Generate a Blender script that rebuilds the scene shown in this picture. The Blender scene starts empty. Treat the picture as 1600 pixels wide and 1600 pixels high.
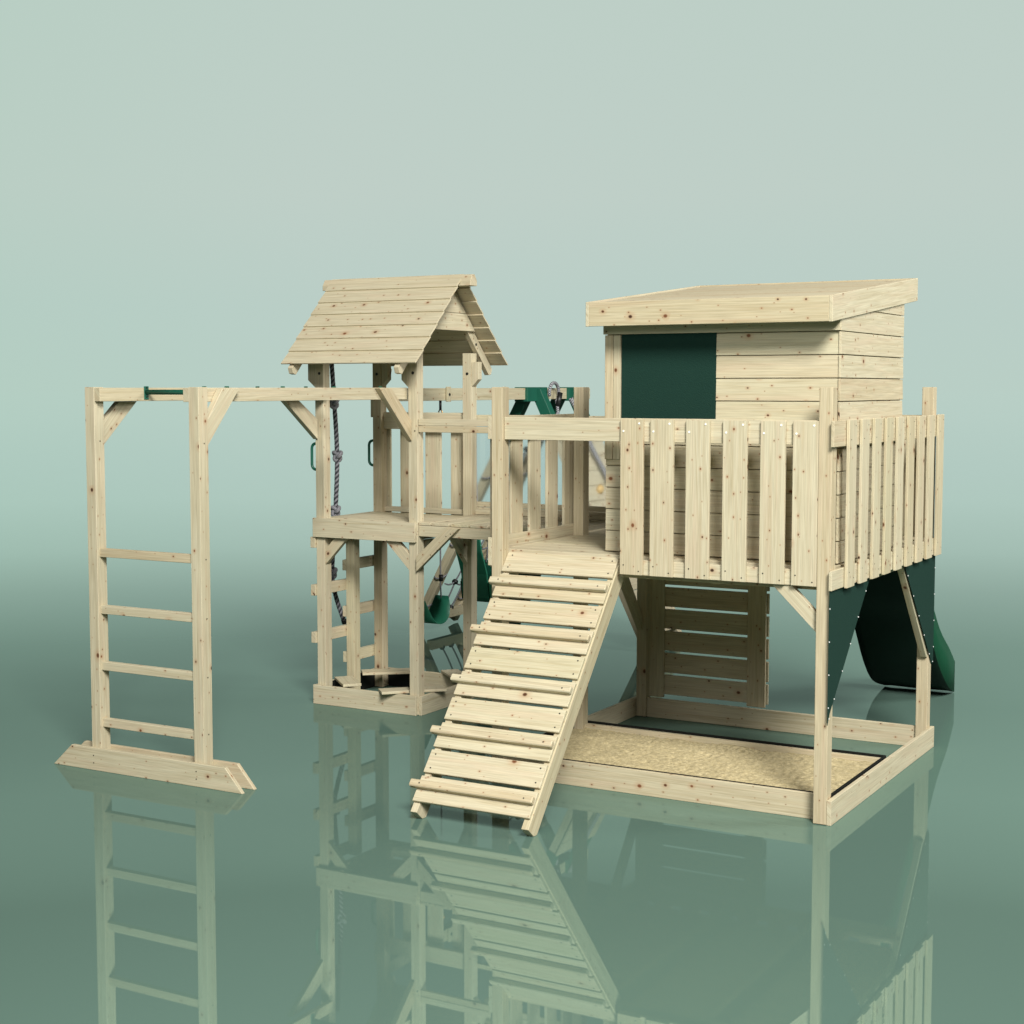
import bpy, bmesh, math, random
from mathutils import Vector, Matrix, Euler
random.seed(7)
S = bpy.context.scene
COL = S.collection

# ------------------------------------------------------------------ camera
H = 2.5555
F_PX, HORIZON, YAW = 2440.0, 605.0, 29.5
cam_d = bpy.data.cameras.new('camera')
cam = bpy.data.objects.new('camera', cam_d)
COL.objects.link(cam)
cam_d.sensor_width = 36.0
cam_d.lens = F_PX / 1600.0 * 36.0
cam_d.clip_end = 3000
pitch = math.atan((800 - HORIZON) / F_PX)
cam.location = (0, 0, H)
cam.rotation_euler = (math.pi / 2 - pitch, 0, math.radians(YAW))
S.camera = cam
S.render.engine = 'CYCLES'
S.cycles.use_denoising = True
S.cycles.max_bounces = 8
S.cycles.caustics_reflective = False
S.cycles.caustics_refractive = False
S.view_settings.view_transform = 'Standard'
S.view_settings.look = 'None'
S.view_settings.exposure = 0.0
S.view_settings.gamma = 1.0

# ------------------------------------------------------------------ world: pale studio backdrop, dim overhead
W = bpy.data.worlds.new('World')
S.world = W
W.use_nodes = True
wn, wl = W.node_tree.nodes, W.node_tree.links
wn.clear()
w_out = wn.new('ShaderNodeOutputWorld')
w_bg = wn.new('ShaderNodeBackground')
w_tc = wn.new('ShaderNodeTexCoord')
w_sep = wn.new('ShaderNodeSeparateXYZ')
wl.new(w_tc.outputs['Generated'], w_sep.inputs[0])
w_r = wn.new('ShaderNodeValToRGB')
wl.new(w_sep.outputs['Z'], w_r.inputs[0])
cr = w_r.color_ramp
cr.elements[0].position = 0.0
cr.elements[0].color = (.484, .619, .560, 1)
cr.elements[1].position = .12
cr.elements[1].color = (.520, .622, .572, 1)
for p, c in ((.05, (.490, .617, .567)), (.245, (.510, .622, .567)), (.31, (.07, .085, .075)), (1.0, (.07, .085, .075))):
    e = cr.elements.new(p); e.color = (*c, 1)
# slightly greener towards the left of the room
w_mix = wn.new('ShaderNodeMix'); w_mix.data_type = 'RGBA'; w_mix.blend_type = 'MULTIPLY'
w_mr = wn.new('ShaderNodeMapRange')
w_dot = wn.new('ShaderNodeVectorMath'); w_dot.operation = 'DOT_PRODUCT'
w_dot.inputs[1].default_value = (-math.cos(math.radians(YAW)), -math.sin(math.radians(YAW)), 0)
wl.new(w_tc.outputs['Generated'], w_dot.inputs[0])
wl.new(w_dot.outputs['Value'], w_mr.inputs['Value'])
w_mr.inputs['From Min'].default_value = .12
w_mr.inputs['From Max'].default_value = .36
wl.new(w_mr.outputs['Result'], w_mix.inputs['Factor'])
wl.new(w_r.outputs['Color'], w_mix.inputs['A'])
w_mix.inputs['B'].default_value = (.93, .99, .955, 1)
# the backdrop is lit only behind the playset; the studio behind the camera is dim
w_d2 = wn.new('ShaderNodeVectorMath'); w_d2.operation = 'DOT_PRODUCT'
w_d2.inputs[1].default_value = (-math.sin(math.radians(YAW)), math.cos(math.radians(YAW)), 0)
wl.new(w_tc.outputs['Generated'], w_d2.inputs[0])
w_m2 = wn.new('ShaderNodeMapRange'); w_m2.interpolation_type = 'SMOOTHSTEP'
wl.new(w_d2.outputs['Value'], w_m2.inputs['Value'])
w_m2.inputs['From Min'].default_value = .62; w_m2.inputs['From Max'].default_value = .90
w_m2.inputs['To Min'].default_value = .10; w_m2.inputs['To Max'].default_value = 1.0
w_v = wn.new('ShaderNodeVectorMath'); w_v.operation = 'SCALE'
wl.new(w_mix.outputs['Result'], w_v.inputs[0]); wl.new(w_m2.outputs['Result'], w_v.inputs['Scale'])
wl.new(w_v.outputs[0], w_bg.inputs['Color'])
w_bg.inputs['Strength'].default_value = 1.0
wl.new(w_bg.outputs[0], w_out.inputs[0])

# ------------------------------------------------------------------ studio lamps and an added floor fill
def area(name, loc, target, size, power, color):
    d = bpy.data.lights.new(name, 'AREA')
    d.shape = 'DISK'; d.size = size; d.energy = power; d.color = color
    o = bpy.data.objects.new(name, d)
    COL.objects.link(o)
    o.location = loc
    o.rotation_euler = (Vector(target) - Vector(loc)).to_track_quat('-Z', 'Y').to_euler()
    o.visible_glossy = True
    return o
area('key_lamp', (9.0, -7.0, 17.0), (-4.6, 10.0, 1.0), 8.0, 10600, (1.0, .985, .93))
area('side_lamp', (4.5, 13.5, 6.5), (-6.5, 12.5, 1.5), 3.5, 620, (1.0, .985, .95))
area('near_floor_fill', (-2.2, 2.6, 4.2), (-3.4, 5.6, 0.0), 2.5, 165, (1.0, .985, .95))  # added unseen fill, only brightens the floor near the camera

# ------------------------------------------------------------------ materials
def new_mat(name):
    m = bpy.data.materials.new(name)
    m.use_nodes = True
    n = m.node_tree.nodes; l = m.node_tree.links
    return m, n, l, n['Principled BSDF']

def math_node(n, l, op, a, b=None, c=None):
    x = n.new('ShaderNodeMath'); x.operation = op
    for i, v in enumerate((a, b, c)):
        if v is None: continue
        if isinstance(v, (int, float)): x.inputs[i].default_value = v
        else: l.new(v, x.inputs[i])
    return x.outputs[0]

def mix_col(n, l, f, a, b, mode='MIX'):
    x = n.new('ShaderNodeMix'); x.data_type = 'RGBA'; x.blend_type = mode
    for k, v in (('Factor', f), ('A', a), ('B', b)):
        if isinstance(v, (int, float)): x.inputs[k].default_value = v
        elif isinstance(v, tuple): x.inputs[k].default_value = (*v, 1)
        else: l.new(v, x.inputs[k])
    return x.outputs['Result']

def wood_material(name='pine_wood', light=(.62, .565, .410), dark=(.41, .335, .20), knots=True):
    m, n, l, bs = new_mat(name)
    uv = n.new('ShaderNodeUVMap'); uv.uv_map = 'UVMap'
    at = n.new('ShaderNodeAttribute'); at.attribute_name = 'tint'
    def scaled(sx, sy):
        mp = n.new('ShaderNodeMapping')
        mp.inputs['Scale'].default_value = (sx, sy, 1)
        l.new(uv.outputs[0], mp.inputs[0])
        return mp.outputs[0]
    def noise(v, scale, det, rough=.5, dist=0):
        x = n.new('ShaderNodeTexNoise'); x.noise_dimensions = '2D'
        x.inputs['Scale'].default_value = scale; x.inputs['Detail'].default_value = det
        x.inputs['Roughness'].default_value = rough; x.inputs['Distortion'].default_value = dist
        l.new(v, x.inputs['Vector'])
        return x.outputs['Fac']
    broad = noise(scaled(.7, 9), 2.0, 3, .55, .6)
    fine = noise(scaled(2.2, 90), 2.0, 4, .6)
    rings = noise(scaled(.9, 34), 1.6, 2, .5, .9)
    c = mix_col(n, l, math_node(n, l, 'MULTIPLY', math_node(n, l, 'POWER', rings, 2.0), 1.15), light, dark)
    pink = math_node(n, l, 'SUBTRACT', broad, .50)
    pink = math_node(n, l, 'MULTIPLY', pink, 2.6)
    pc = n.new('ShaderNodeClamp'); l.new(pink, pc.inputs[0])
    c = mix_col(n, l, math_node(n, l, 'MULTIPLY', pc.outputs[0], .75), c, (.57, .45, .315))
    fg = math_node(n, l, 'MULTIPLY_ADD', fine, .56, .70)
    cc = n.new('ShaderNodeCombineColor')
    for i in range(3): l.new(fg, cc.inputs[i])
    c = mix_col(n, l, 1.0, c, cc.outputs[0], 'MULTIPLY')
    # per board tint: value and hue
    tv = n.new('ShaderNodeSeparateColor'); l.new(at.outputs['Color'], tv.inputs[0])
    c = mix_col(n, l, math_node(n, l, 'MULTIPLY', tv.outputs[1], .32), c, (.78, .60, .42), 'MULTIPLY')
    c = mix_col(n, l, math_node(n, l, 'MULTIPLY', tv.outputs[2], .22), c, (.72, .82, .62), 'MULTIPLY')
    if knots:
        for sc, thr, r0, r1, red in ((5.5, .50, .024, .085, 1.0), (12.0, .40, .024, .068, .9)):
            vo = n.new('ShaderNodeTexVoronoi'); vo.voronoi_dimensions = '2D'
            vo.inputs['Scale'].default_value = sc
            wob = n.new('ShaderNodeVectorMath'); wob.operation = 'ADD'
            l.new(scaled(.80 if sc < 8 else .7, 1.0), wob.inputs[0])
            wob.inputs[1].default_value = (sc * 3.1, sc * 1.7, 0)
            l.new(wob.outputs[0], vo.inputs['Vector'])
            sp = n.new('ShaderNodeSeparateColor'); l.new(vo.outputs['Color'], sp.inputs[0])
            on = math_node(n, l, 'GREATER_THAN', sp.outputs[0], thr)
            rad = math_node(n, l, 'MULTIPLY_ADD', math_node(n, l, 'POWER', sp.outputs[1], 2.0), r1 - r0, r0)
            d = math_node(n, l, 'DIVIDE', vo.outputs['Distance'], rad)
            core = n.new('ShaderNodeMapRange'); core.interpolation_type = 'SMOOTHSTEP'
            core.inputs['From Min'].default_value = 1.15; core.inputs['From Max'].default_value = .45
            l.new(d, core.inputs['Value'])
            halo = n.new('ShaderNodeMapRange'); halo.interpolation_type = 'SMOOTHSTEP'
            halo.inputs['From Min'].default_value = 3.4; halo.inputs['From Max'].default_value = .6
            l.new(d, halo.inputs['Value'])
            hf = math_node(n, l, 'MULTIPLY', math_node(n, l, 'MULTIPLY', halo.outputs[0], on), .38)
            c = mix_col(n, l, hf, c, (.42, .22, .11))
            cf = math_node(n, l, 'MULTIPLY', math_node(n, l, 'MULTIPLY', core.outputs[0], on), red)
            c = mix_col(n, l, cf, c, mix_col(n, l, sp.outputs[2], (.035, .016, .008), (.20, .075, .03)))
    l.new(c, bs.inputs['Base Color'])
    bs.inputs['Roughness'].default_value = .58
    bs.inputs['Specular IOR Level'].default_value = .30
    bp = n.new('ShaderNodeBump'); bp.inputs['Strength'].default_value = .12; bp.inputs['Distance'].default_value = .002
    l.new(fine, bp.inputs['Height']); l.new(bp.outputs[0], bs.inputs['Normal'])
    return m

def plain(name, col, rough=.5, metal=0.0, spec=.5, bump=None):
    m, n, l, bs = new_mat(name)
    bs.inputs['Base Color'].default_value = (*col, 1)
    bs.inputs['Roughness'].default_value = rough
    bs.inputs['Metallic'].default_value = metal
    bs.inputs['Specular IOR Level'].default_value = spec
    tc = n.new('ShaderNodeTexCoord')
    nz = n.new('ShaderNodeTexNoise'); nz.inputs['Scale'].default_value = (bump or (30, 0))[0]
    nz.inputs['Detail'].default_value = 3
    l.new(tc.outputs['Object'], nz.inputs['Vector'])
    f = math_node(n, l, 'MULTIPLY_ADD', nz.outputs['Fac'], .3, .85)
    cc = n.new('ShaderNodeCombineColor')
    for i in range(3): l.new(f, cc.inputs[i])
    l.new(mix_col(n, l, 1.0, col, cc.outputs[0], 'MULTIPLY'), bs.inputs['Base Color'])
    if bump and bump[1]:
        bp = n.new('ShaderNodeBump'); bp.inputs['Strength'].default_value = bump[1]; bp.inputs['Distance'].default_value = .004
        l.new(nz.outputs['Fac'], bp.inputs['Height']); l.new(bp.outputs[0], bs.inputs['Normal'])
    return m

WOOD = wood_material()
SCREW = plain('dark_screw', (.05, .045, .035), .5, .6)
SCREW_GLINT = plain('white_screw_glint', (.92, .92, .90), .4, 0)  # glint on the screw heads painted as a white base colour
CLOTH = plain('green_tarpaulin', (.0092, .034, .025), .85, 0, .15, (150, .8))
GREEN = plain('green_plastic', (.006, .070, .032), .5, 0, .2, (8, 0))
GREEN_SHADED = plain('slide_underside_shade', (.002, .012, .007), .6, 0, .15, (8, 0))  # near-black green: shade under the slide put into the colour
GREEN_DARK = plain('green_painted_steel', (.010, .105, .066), .45, 0, .5, (20, 0))
BLACK = plain('black_plastic', (.012, .012, .012), .4)
BRASS = plain('brass', (.50, .27, .08), .3, 1.0)
YELLOW = plain('yellow_grip', (.62, .42, .17), .5)
LINER_SHADE = plain('black_liner_and_shade', (.006, .007, .006), .7, 0, .2)  # sandpit liner, and painted shade inside the tower base

def rope_material():
    m, n, l, bs = new_mat('grey_rope')
    uv = n.new('ShaderNodeUVMap'); uv.uv_map = 'UVMap'
    w = n.new('ShaderNodeTexWave'); w.inputs['Scale'].default_value = 40; w.inputs['Distortion'].default_value = 1
    l.new(uv.outputs[0], w.inputs['Vector'])
    l.new(mix_col(n, l, w.outputs['Fac'], (.14, .14, .155), (.34, .335, .37)), bs.inputs['Base Color'])
    bs.inputs['Roughness'].default_value = .85
    return m
ROPE = rope_material()
ROPE_DARK = plain('dark_rope_strand', (.035, .035, .045), .9)
ROPE_LIGHT = plain('light_thin_rope', (.40, .39, .42), .85)
GREEN_LIGHT = plain('light_green_plastic', (.035, .26, .155), .35, 0, .5, (8, 0))

def checker_rope():
    m, n, l, bs = new_mat('braided_rope')
    uv = n.new('ShaderNodeUVMap'); uv.uv_map = 'UVMap'
    w = n.new('ShaderNodeTexChecker'); w.inputs['Scale'].default_value = 90
    w.inputs['Color1'].default_value = (.42, .42, .44, 1); w.inputs['Color2'].default_value = (.03, .03, .04, 1)
    l.new(uv.outputs[0], w.inputs['Vector'])
    l.new(w.outputs['Color'], bs.inputs['Base Color'])
    bs.inputs['Roughness'].default_value = .85
    return m
BRAID = checker_rope()

def sand_material():
    m, n, l, bs = new_mat('play_sand')
    tc = n.new('ShaderNodeTexCoord')
    nz = n.new('ShaderNodeTexNoise'); nz.inputs['Scale'].default_value = 60; nz.inputs['Detail'].default_value = 7
    nz.inputs['Roughness'].default_value = .65
    l.new(tc.outputs['Object'], nz.inputs['Vector'])
    g = n.new('ShaderNodeTexNoise'); g.inputs['Scale'].default_value = 420; g.inputs['Detail'].default_value = 2
    l.new(tc.outputs['Object'], g.inputs['Vector'])
    c = mix_col(n, l, math_node(n, l, 'MULTIPLY_ADD', nz.outputs['Fac'], 2.6, -.8), (.29, .235, .12), (.56, .475, .285))
    c = mix_col(n, l, math_node(n, l, 'MULTIPLY', g.outputs['Fac'], .4), c, (.42, .34, .18))
    l.new(c, bs.inputs['Base Color'])
    bs.inputs['Roughness'].default_value = .95
    bp = n.new('ShaderNodeBump'); bp.inputs['Strength'].default_value = .5; bp.inputs['Distance'].default_value = .004
    l.new(g.outputs['Fac'], bp.inputs['Height']); l.new(bp.outputs[0], bs.inputs['Normal'])
    return m
SAND = sand_material()

def clear_material():
    m, n, l, bs = new_mat('clear_acrylic')
    bs.inputs['Base Color'].default_value = (.93, .97, 1, 1)
    bs.inputs['Roughness'].default_value = .06
    bs.inputs['IOR'].default_value = 1.45
    bs.inputs['Transmission Weight'].default_value = 1.0
    return m
CLEAR = clear_material()

def floor_material():
    m = bpy.data.materials.new('glossy_teal_floor')
    m.use_nodes = True
    n = m.node_tree.nodes; l = m.node_tree.links
    n.clear()
    out = n.new('ShaderNodeOutputMaterial')
    dif = n.new('ShaderNodeBsdfDiffuse'); dif.inputs['Color'].default_value = (.103, .172, .142, 1)
    glo = n.new('ShaderNodeBsdfGlossy'); glo.inputs['Roughness'].default_value = .012
    
    tr = n.new('ShaderNodeValToRGB')
    lw = n.new('ShaderNodeLayerWeight'); lw.inputs['Blend'].default_value = .5
    dot = n.new('ShaderNodeMath'); dot.operation = 'SUBTRACT'; dot.inputs[0].default_value = 1.0
    l.new(lw.outputs['Facing'], dot.inputs[1])
    l.new(dot.outputs[0], tr.inputs[0]); l.new(tr.outputs['Color'], glo.inputs['Color'])
    te = tr.color_ramp.elements
    te[0].position = 0; te[0].color = (1, 1, 1, 1); te[1].position = .16; te[1].color = (.80, 1, .925, 1)
    x = te.new(.05); x.color = (.95, 1, .985, 1)
    r = n.new('ShaderNodeValToRGB'); l.new(dot.outputs[0], r.inputs[0])
    e = r.color_ramp.elements
    e[0].position = 0; e[0].color = (1, 1, 1, 1)
    e[1].position = 1; e[1].color = (.14,) * 3 + (1,)
    for p, v in ((.02, .99), (.07, .93), (.10, .80), (.125, .56), (.158, .30), (.195, .165), (.24, .155), (.33, .25), (.45, .27)):
        x = e.new(p); x.color = (v, v, v, 1)
    mx = n.new('ShaderNodeMixShader')
    l.new(r.outputs['Color'], mx.inputs[0]); l.new(dif.outputs[0], mx.inputs[1]); l.new(glo.outputs[0], mx.inputs[2])
    l.new(mx.outputs[0], out.inputs[0])
    return m
FLOOR = floor_material()

# ------------------------------------------------------------------ mesh builder
class B:
    def __init__(s):
        s.bm = bmesh.new()
        s.uv = s.bm.loops.layers.uv.new('UVMap')
        s.tn = s.bm.loops.layers.color.new('tint')
        s.mats = [WOOD]
    def mi(s, mat):
        if mat not in s.mats: s.mats.append(mat)
        return s.mats.index(mat)
    def _finish(s, faces, grain, mat, off=None, tint=None, smooth=False):
        g = Vector(grain).normalized()
        off = off or (random.uniform(0, 80), random.uniform(0, 80))
        tint = tint or (random.random(), random.random() ** 2, random.random() ** 2, 1)
        k = s.mi(mat)
        for f in faces:
            f.material_index = k; f.smooth = smooth
            nrm = f.normal
            side = g.cross(nrm)
            if side.length < .3: side = g.orthogonal(); gg = side.cross(g) * .3
            else: gg = g
            side = side.normalized()
            shift = abs(nrm.x) * .31 + abs(nrm.y) * .57
            for lp in f.loops:
                p = lp.vert.co
                lp[s.uv].uv = (p.dot(gg) + off[0], p.dot(side) + off[1] + shift)
                lp[s.tn] = tint
    def solid(s, pts_a, pts_b, grain, mat=None, bevel=.0022, **kw):
        """closed prism between two matching polygons"""
        mat = mat or WOOD
        va = [s.bm.verts.new(p) for p in pts_a]; vb = [s.bm.verts.new(p) for p in pts_b]
        n = len(va)
        fs = [s.bm.faces.new(va), s.bm.faces.new(list(reversed(vb)))]
        for i in range(n):
            fs.append(s.bm.faces.new((va[(i + 1) % n], va[i], vb[i], vb[(i + 1) % n])))
        bmesh.ops.recalc_face_normals(s.bm, faces=fs)
        if bevel:
            ed = list({e for f in fs for e in f.edges})
            r = bmesh.ops.bevel(s.bm, geom=ed, offset=bevel, segments=1, affect='EDGES', profile=.5)
            vs = {v for f in r['faces'] for v in f.verts}
            fs = list({f for v in vs for f in v.link_faces})
        for f in fs: f.normal_update()
        s._finish(fs, grain, mat, **kw)
        return fs
    def box(s, x0, x1, y0, y1, z0, z1, g='auto', mat=None, **kw):
        d = (x1 - x0, y1 - y0, z1 - z0)
        if g == 'auto': g = 'xyz'[d.index(max(d))]
        gv = {'x': (1, 0, 0), 'y': (0, 1, 0), 'z': (0, 0, 1)}[g]
        a = [(x0, y0, z0), (x1, y0, z0), (x1, y1, z0), (x0, y1, z0)]
        b = [(p[0], p[1], z1) for p in a]
        return s.solid(a, b, gv, mat, **kw)
    def beam(s, p0, p1, w, h, up=(0, 0, 1), mat=None, **kw):
        """bar from p0 to p1, w across, h along 'up'"""
        p0, p1 = Vector(p0), Vector(p1)
        d = (p1 - p0).normalized()
        sd = d.cross(Vector(up)).normalized(); u = sd.cross(d)
        q = [sd * w / 2 + u * h / 2, -sd * w / 2 + u * h / 2, -sd * w / 2 - u * h / 2, sd * w / 2 - u * h / 2]
        return s.solid([p0 + v for v in q], [p1 + v for v in q], d, mat, **kw)
    def px(s, poly_yz, x0, x1, grain, mat=None, **kw):
        return s.solid([(x0, y, z) for y, z in poly_yz], [(x1, y, z) for y, z in poly_yz], grain, mat, **kw)
    def py(s, poly_xz, y0, y1, grain, mat=None, **kw):
        return s.solid([(x, y0, z) for x, z in poly_xz], [(x, y1, z) for x, z in poly_xz], grain, mat, **kw)
    def disc(s, p, nrm, r=.0045, mat=None, h=.0012):
        p = Vector(p); nrm = Vector(nrm).normalized()
        a = nrm.orthogonal().normalized(); b = nrm.cross(a)
        ring = [p + a * r * math.cos(t) + b * r * math.sin(t) for t in [i * math.pi / 4 for i in range(8)]]
        s.solid([q - nrm * .001 for q in ring], [q + nrm * h for q in ring], a, mat or SCREW, bevel=0)
    def tube(s, path, r, mat, n=8, closed=False):
        P = [Vector(p) for p in path]
        m = len(P); rings = []
        prev = None
        L = 0; lens = []
        for i in range(m):
            if i: L += (P[i] - P[i - 1]).length
            lens.append(L)
            if closed: t = P[(i + 1) % m] - P[i - 1]
            else: t = P[min(i + 1, m - 1)] - P[max(i - 1, 0)]
            t.normalize()
            if prev is None: a = t.orthogonal().normalized()
            else:
                a = prev - t * prev.dot(t)
                a = a.normalized() if a.length > 1e-6 else t.orthogonal().normalized()
            prev = a; b = t.cross(a)
            rr = r[i] if isinstance(r, (list, tuple)) else r
            rings.append([s.bm.verts.new(P[i] + a * rr * math.cos(2 * math.pi * k / n) + b * rr * math.sin(2 * math.pi * k / n)) for k in range(n)])
        k_ = s.mi(mat)
        cnt = m if closed else m - 1
        for i in range(cnt):
            j = (i + 1) % m
            for k in range(n):
                k2 = (k + 1) % n
                f = s.bm.faces.new((rings[i][k], rings[i][k2], rings[j][k2], rings[j][k]))
                f.material_index = k_; f.smooth = True
                l0 = lens[i]; l1 = lens[j] if j else lens[i] + .02
                for lp, u, v in zip(f.loops, (l0, l0, l1, l1), (k, k + 1, k + 1, k)):
                    lp[s.uv].uv = (u, v / n * .07); lp[s.tn] = (.5, .5, .5, 1)
        if not closed:
            for rg, flip in ((rings[0], True), (rings[-1], False)):
                f = s.bm.faces.new(list(reversed(rg)) if flip else rg)
                f.material_index = k_
    def quad(s, pts, grain, mat, **kw):
        f = s.bm.faces.new([s.bm.verts.new(p) for p in pts]); f.normal_update()
        s._finish([f], grain, mat, **kw)
    def build(s, name, parent=None):
        me = bpy.data.meshes.new(name)
        # local origin: centre of the bottom
        vs = [v.co for v in s.bm.verts]
        lo = Vector([min(v[i] for v in vs) for i in range(3)]); hi = Vector([max(v[i] for v in vs) for i in range(3)])
        c = Vector(((lo.x + hi.x) / 2, (lo.y + hi.y) / 2, lo.z))
        bmesh.ops.translate(s.bm, verts=s.bm.verts, vec=-c)
        s.bm.to_mesh(me); s.bm.free()
        for m in s.mats: me.materials.append(m)
        o = bpy.data.objects.new(name, me)
        COL.objects.link(o)
        o.location = c
        if parent is not None:
            o.parent = parent
            w = Vector((0, 0, 0)); q = parent
            while q is not None: w += q.location; q = q.parent
            o.location = c - w
        return o

def thing(name, loc, label, cat, group=None):
    o = bpy.data.objects.new(name, None)
    COL.objects.link(o); o.location = loc; o.empty_display_size = .2
    o['label'] = label; o['category'] = cat
    if group: o['group'] = group
    return o
def tag(o, label, cat, group=None, kind=None):
    if label: o['label'] = label
    if cat: o['category'] = cat
    if group: o['group'] = group
    if kind: o['kind'] = kind
    return o
def one(name, parent, *args, **kw):
    b = B(); b.box(*args, **kw); return b.build(name, parent)
def bar(name, parent, *args, **kw):
    b = B(); b.beam(*args, **kw); return b.build(name, parent)

# ------------------------------------------------------------------ floor
fb = B(); fb.mats = [FLOOR]
R = 900
fb.quad([(R * math.cos(t), R * math.sin(t), 0) for t in [i * math.pi / 32 for i in range(64)]], (1, 0, 0), FLOOR)
tag(fb.build('floor'), 'glossy grey green studio floor mirroring the wooden playset', 'floor', kind='structure')

# ================================================================== MONKEY BAR LADDER FRAME
mk = thing('monkey_bar_frame', (-7.05, 7.65, 0), 'wooden monkey bar frame with upright ladder on a chamfered foot, left of the towers', 'climbing frame')
for x0 in (-7.54, -6.65):
    b = B(); b.box(x0, x0 + .082, 7.602, 7.69, .004, 2.556)
    for z in (.33, .70, 1.08, 1.46, 2.2): b.disc((x0 + .082, 7.65, z), (1, 0, 0), .005)
    b.build('post', mk)
for y0 in (7.572, 7.692):
    b = B()
    b.py([(-7.87, .0), (-6.235, .0), (-6.375, .152), (-7.70, .152)], y0, y0 + .028, (1, 0, 0))
    if y0 < 7.6:
        for x in (-7.50, -6.61): b.disc((x, y0, .10), (0, -1, 0)); b.disc((x, y0, .05), (0, -1, 0))
    b.build('foot_board', mk)
for zt in (1.489, 1.109, .729, .346):
    one('rung', mk, -7.458, -6.65, 7.622, 7.668, zt - .056, zt)
for x0 in (-7.455, -6.698):
    one('top_beam', mk, x0, x0 + .046, 7.606, 10.115, 2.462, 2.552)
for x0 in (-7.545, -6.650):
    x1 = x0 + .046
    b = B(); b.px([(7.692, 2.14), (7.692, 2.30), (7.88, 2.548 if x0 > -7 else 2.46), (8.05, 2.548 if x0 > -7 else 2.46)], x0, x1, (0, .7, .7)); b.build('brace', mk)
    b = B(); b.px([(10.105, 2.14), (10.105, 2.30), (9.85 if x0 < -7 else 9.83, 2.548 if x0 > -7 else 2.46), (9.67, 2.548 if x0 > -7 else 2.46)], x0, x1, (0, .7, -.7)); b.build('brace', mk)
def grip_bar(Y):
    b = B()
    b.tube([(-7.405, Y, 2.522), (-6.70, Y, 2.522)], .0175, GREEN_DARK, 12)
    o = b.build('grip_bar', mk)
    for xs, nx in ((-7.409, 1), (-6.702, -1)):
        b = B()
        b.box(min(xs, xs + nx * .006), max(xs, xs + nx * .006), Y - .022, Y + .022, 2.472, 2.562, 'z', GREEN_DARK, bevel=.002)
        for z in (2.49, 2.552): b.disc((xs + nx * .006, Y, z), (nx, 0, 0), .006, BLACK, .004)
        b.build('bracket', o)
for Y in (8.042, 8.636, 9.235, 9.829): grip_bar(Y)

# ================================================================== SMALL TOWER
tw = thing('play_tower', (-7.045, 10.55, 0), 'small wooden play tower with pitched plank roof and side rungs, behind the monkey bars', 'play tower')
TX = (-7.53, -6.642)
TY = (10.113, 10.92)
for x0 in TX:
    for y0 in TY:
        b = B(); b.box(x0, x0 + .082, y0, y0 + .088, .003, 2.83)
        if y0 < 10.5: b.disc((x0 + .082, y0 + .04, 1.42), (1, 0, 0), .011, BLACK, .004)
        if x0 > -7: b.disc((x0 + .06, y0, 2.22), (0, -1, 0), .006, SCREW, .002)
        b.disc((x0 + .045, y0, 2.665), (0, -1, 0), .012, BLACK, .004)
        b.build('post', tw)
one('ladder_post', tw, -7.53, -7.45, 10.515, 10.60, .003, 1.36)
for y0, y1, zs in ((10.095, 10.60, (1.355, .967, .582)), (10.53, 11.02, (1.127, .74, .357))):
    for z in zs:
        one('rung', tw, -7.578, -7.532, y0, y1, z - .088, z)
# base box
one('base_board', tw, -7.556, -6.567, 10.083, 10.111, .0, .155)
one('base_board', tw, -6.558, -6.53, 10.112, 11.05, .0, .152)
one('base_board', tw, -7.56, -7.532, 10.112, 11.05, .0, .152)
one('base_board', tw, -7.53, -6.56, 11.012, 11.04, .0, .155)
def corner_seat(p0, p1, w, z=.158, t=.022):
    p0 = Vector((*p0, z)); p1 = Vector((*p1, z)); d = (p1 - p0).normalized(); s_ = Vector((d.y, -d.x, 0)) * w
    b = B(); a = [p0, p1, p1 + s_ * 1.0, p0 + s_]
    b.solid(a, [q + Vector((0, 0, t)) for q in a], d); b.build('corner_seat', tw)
corner_seat((-7.53, 10.34), (-7.27, 10.10), -.15)
corner_seat((-6.93, 10.10), (-6.56, 10.47), .15)
corner_seat((-7.53, 10.72), (-7.17, 11.02), .16)
corner_seat((-6.93, 11.03), (-6.56, 10.70), -.15)
# deck
def deck_boards(name, par, x0, x1, y0, y1, z0, z1, n, along='y', gap=.008):
    b = B()
    for i in range(n):
        if along == 'y':
            w = (x1 - x0) / n; b.box(x0 + i * w + gap / 2, x0 + (i + 1) * w - gap / 2, y0, y1, z0, z1, 'y')
        else:
            w = (y1 - y0) / n; b.box(x0, x1, y0 + i * w + gap / 2, y0 + (i + 1) * w - gap / 2, z0, z1, 'x')
    return b.build(name, par)
b = B(); b.box(-7.546, -6.567, 10.083, 10.111, 1.357, 1.511)
b.build('deck_beam', tw)
one('deck_beam', tw, -7.53, -6.56, 11.01, 11.04, 1.357, 1.49)
for x0 in (-7.45, -6.69): one('joist', tw, x0, x0 + .045, 10.113, 11.008, 1.36, 1.482)
deck_boards('deck', tw, -7.53, -6.562, 10.204, 10.918, 1.484, 1.506, 5, 'x')
b = B(); b.box(-7.530, -7.527, 10.114, 11.01, .003, .152, 'y', LINER_SHADE, bevel=0); b.box(-7.525, -7.19, 11.006, 11.010, .003, .152, 'x', LINER_SHADE, bevel=0); b.build('base_shade_sheet', tw)  # added black sheets stand in for shade inside the base box
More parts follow.
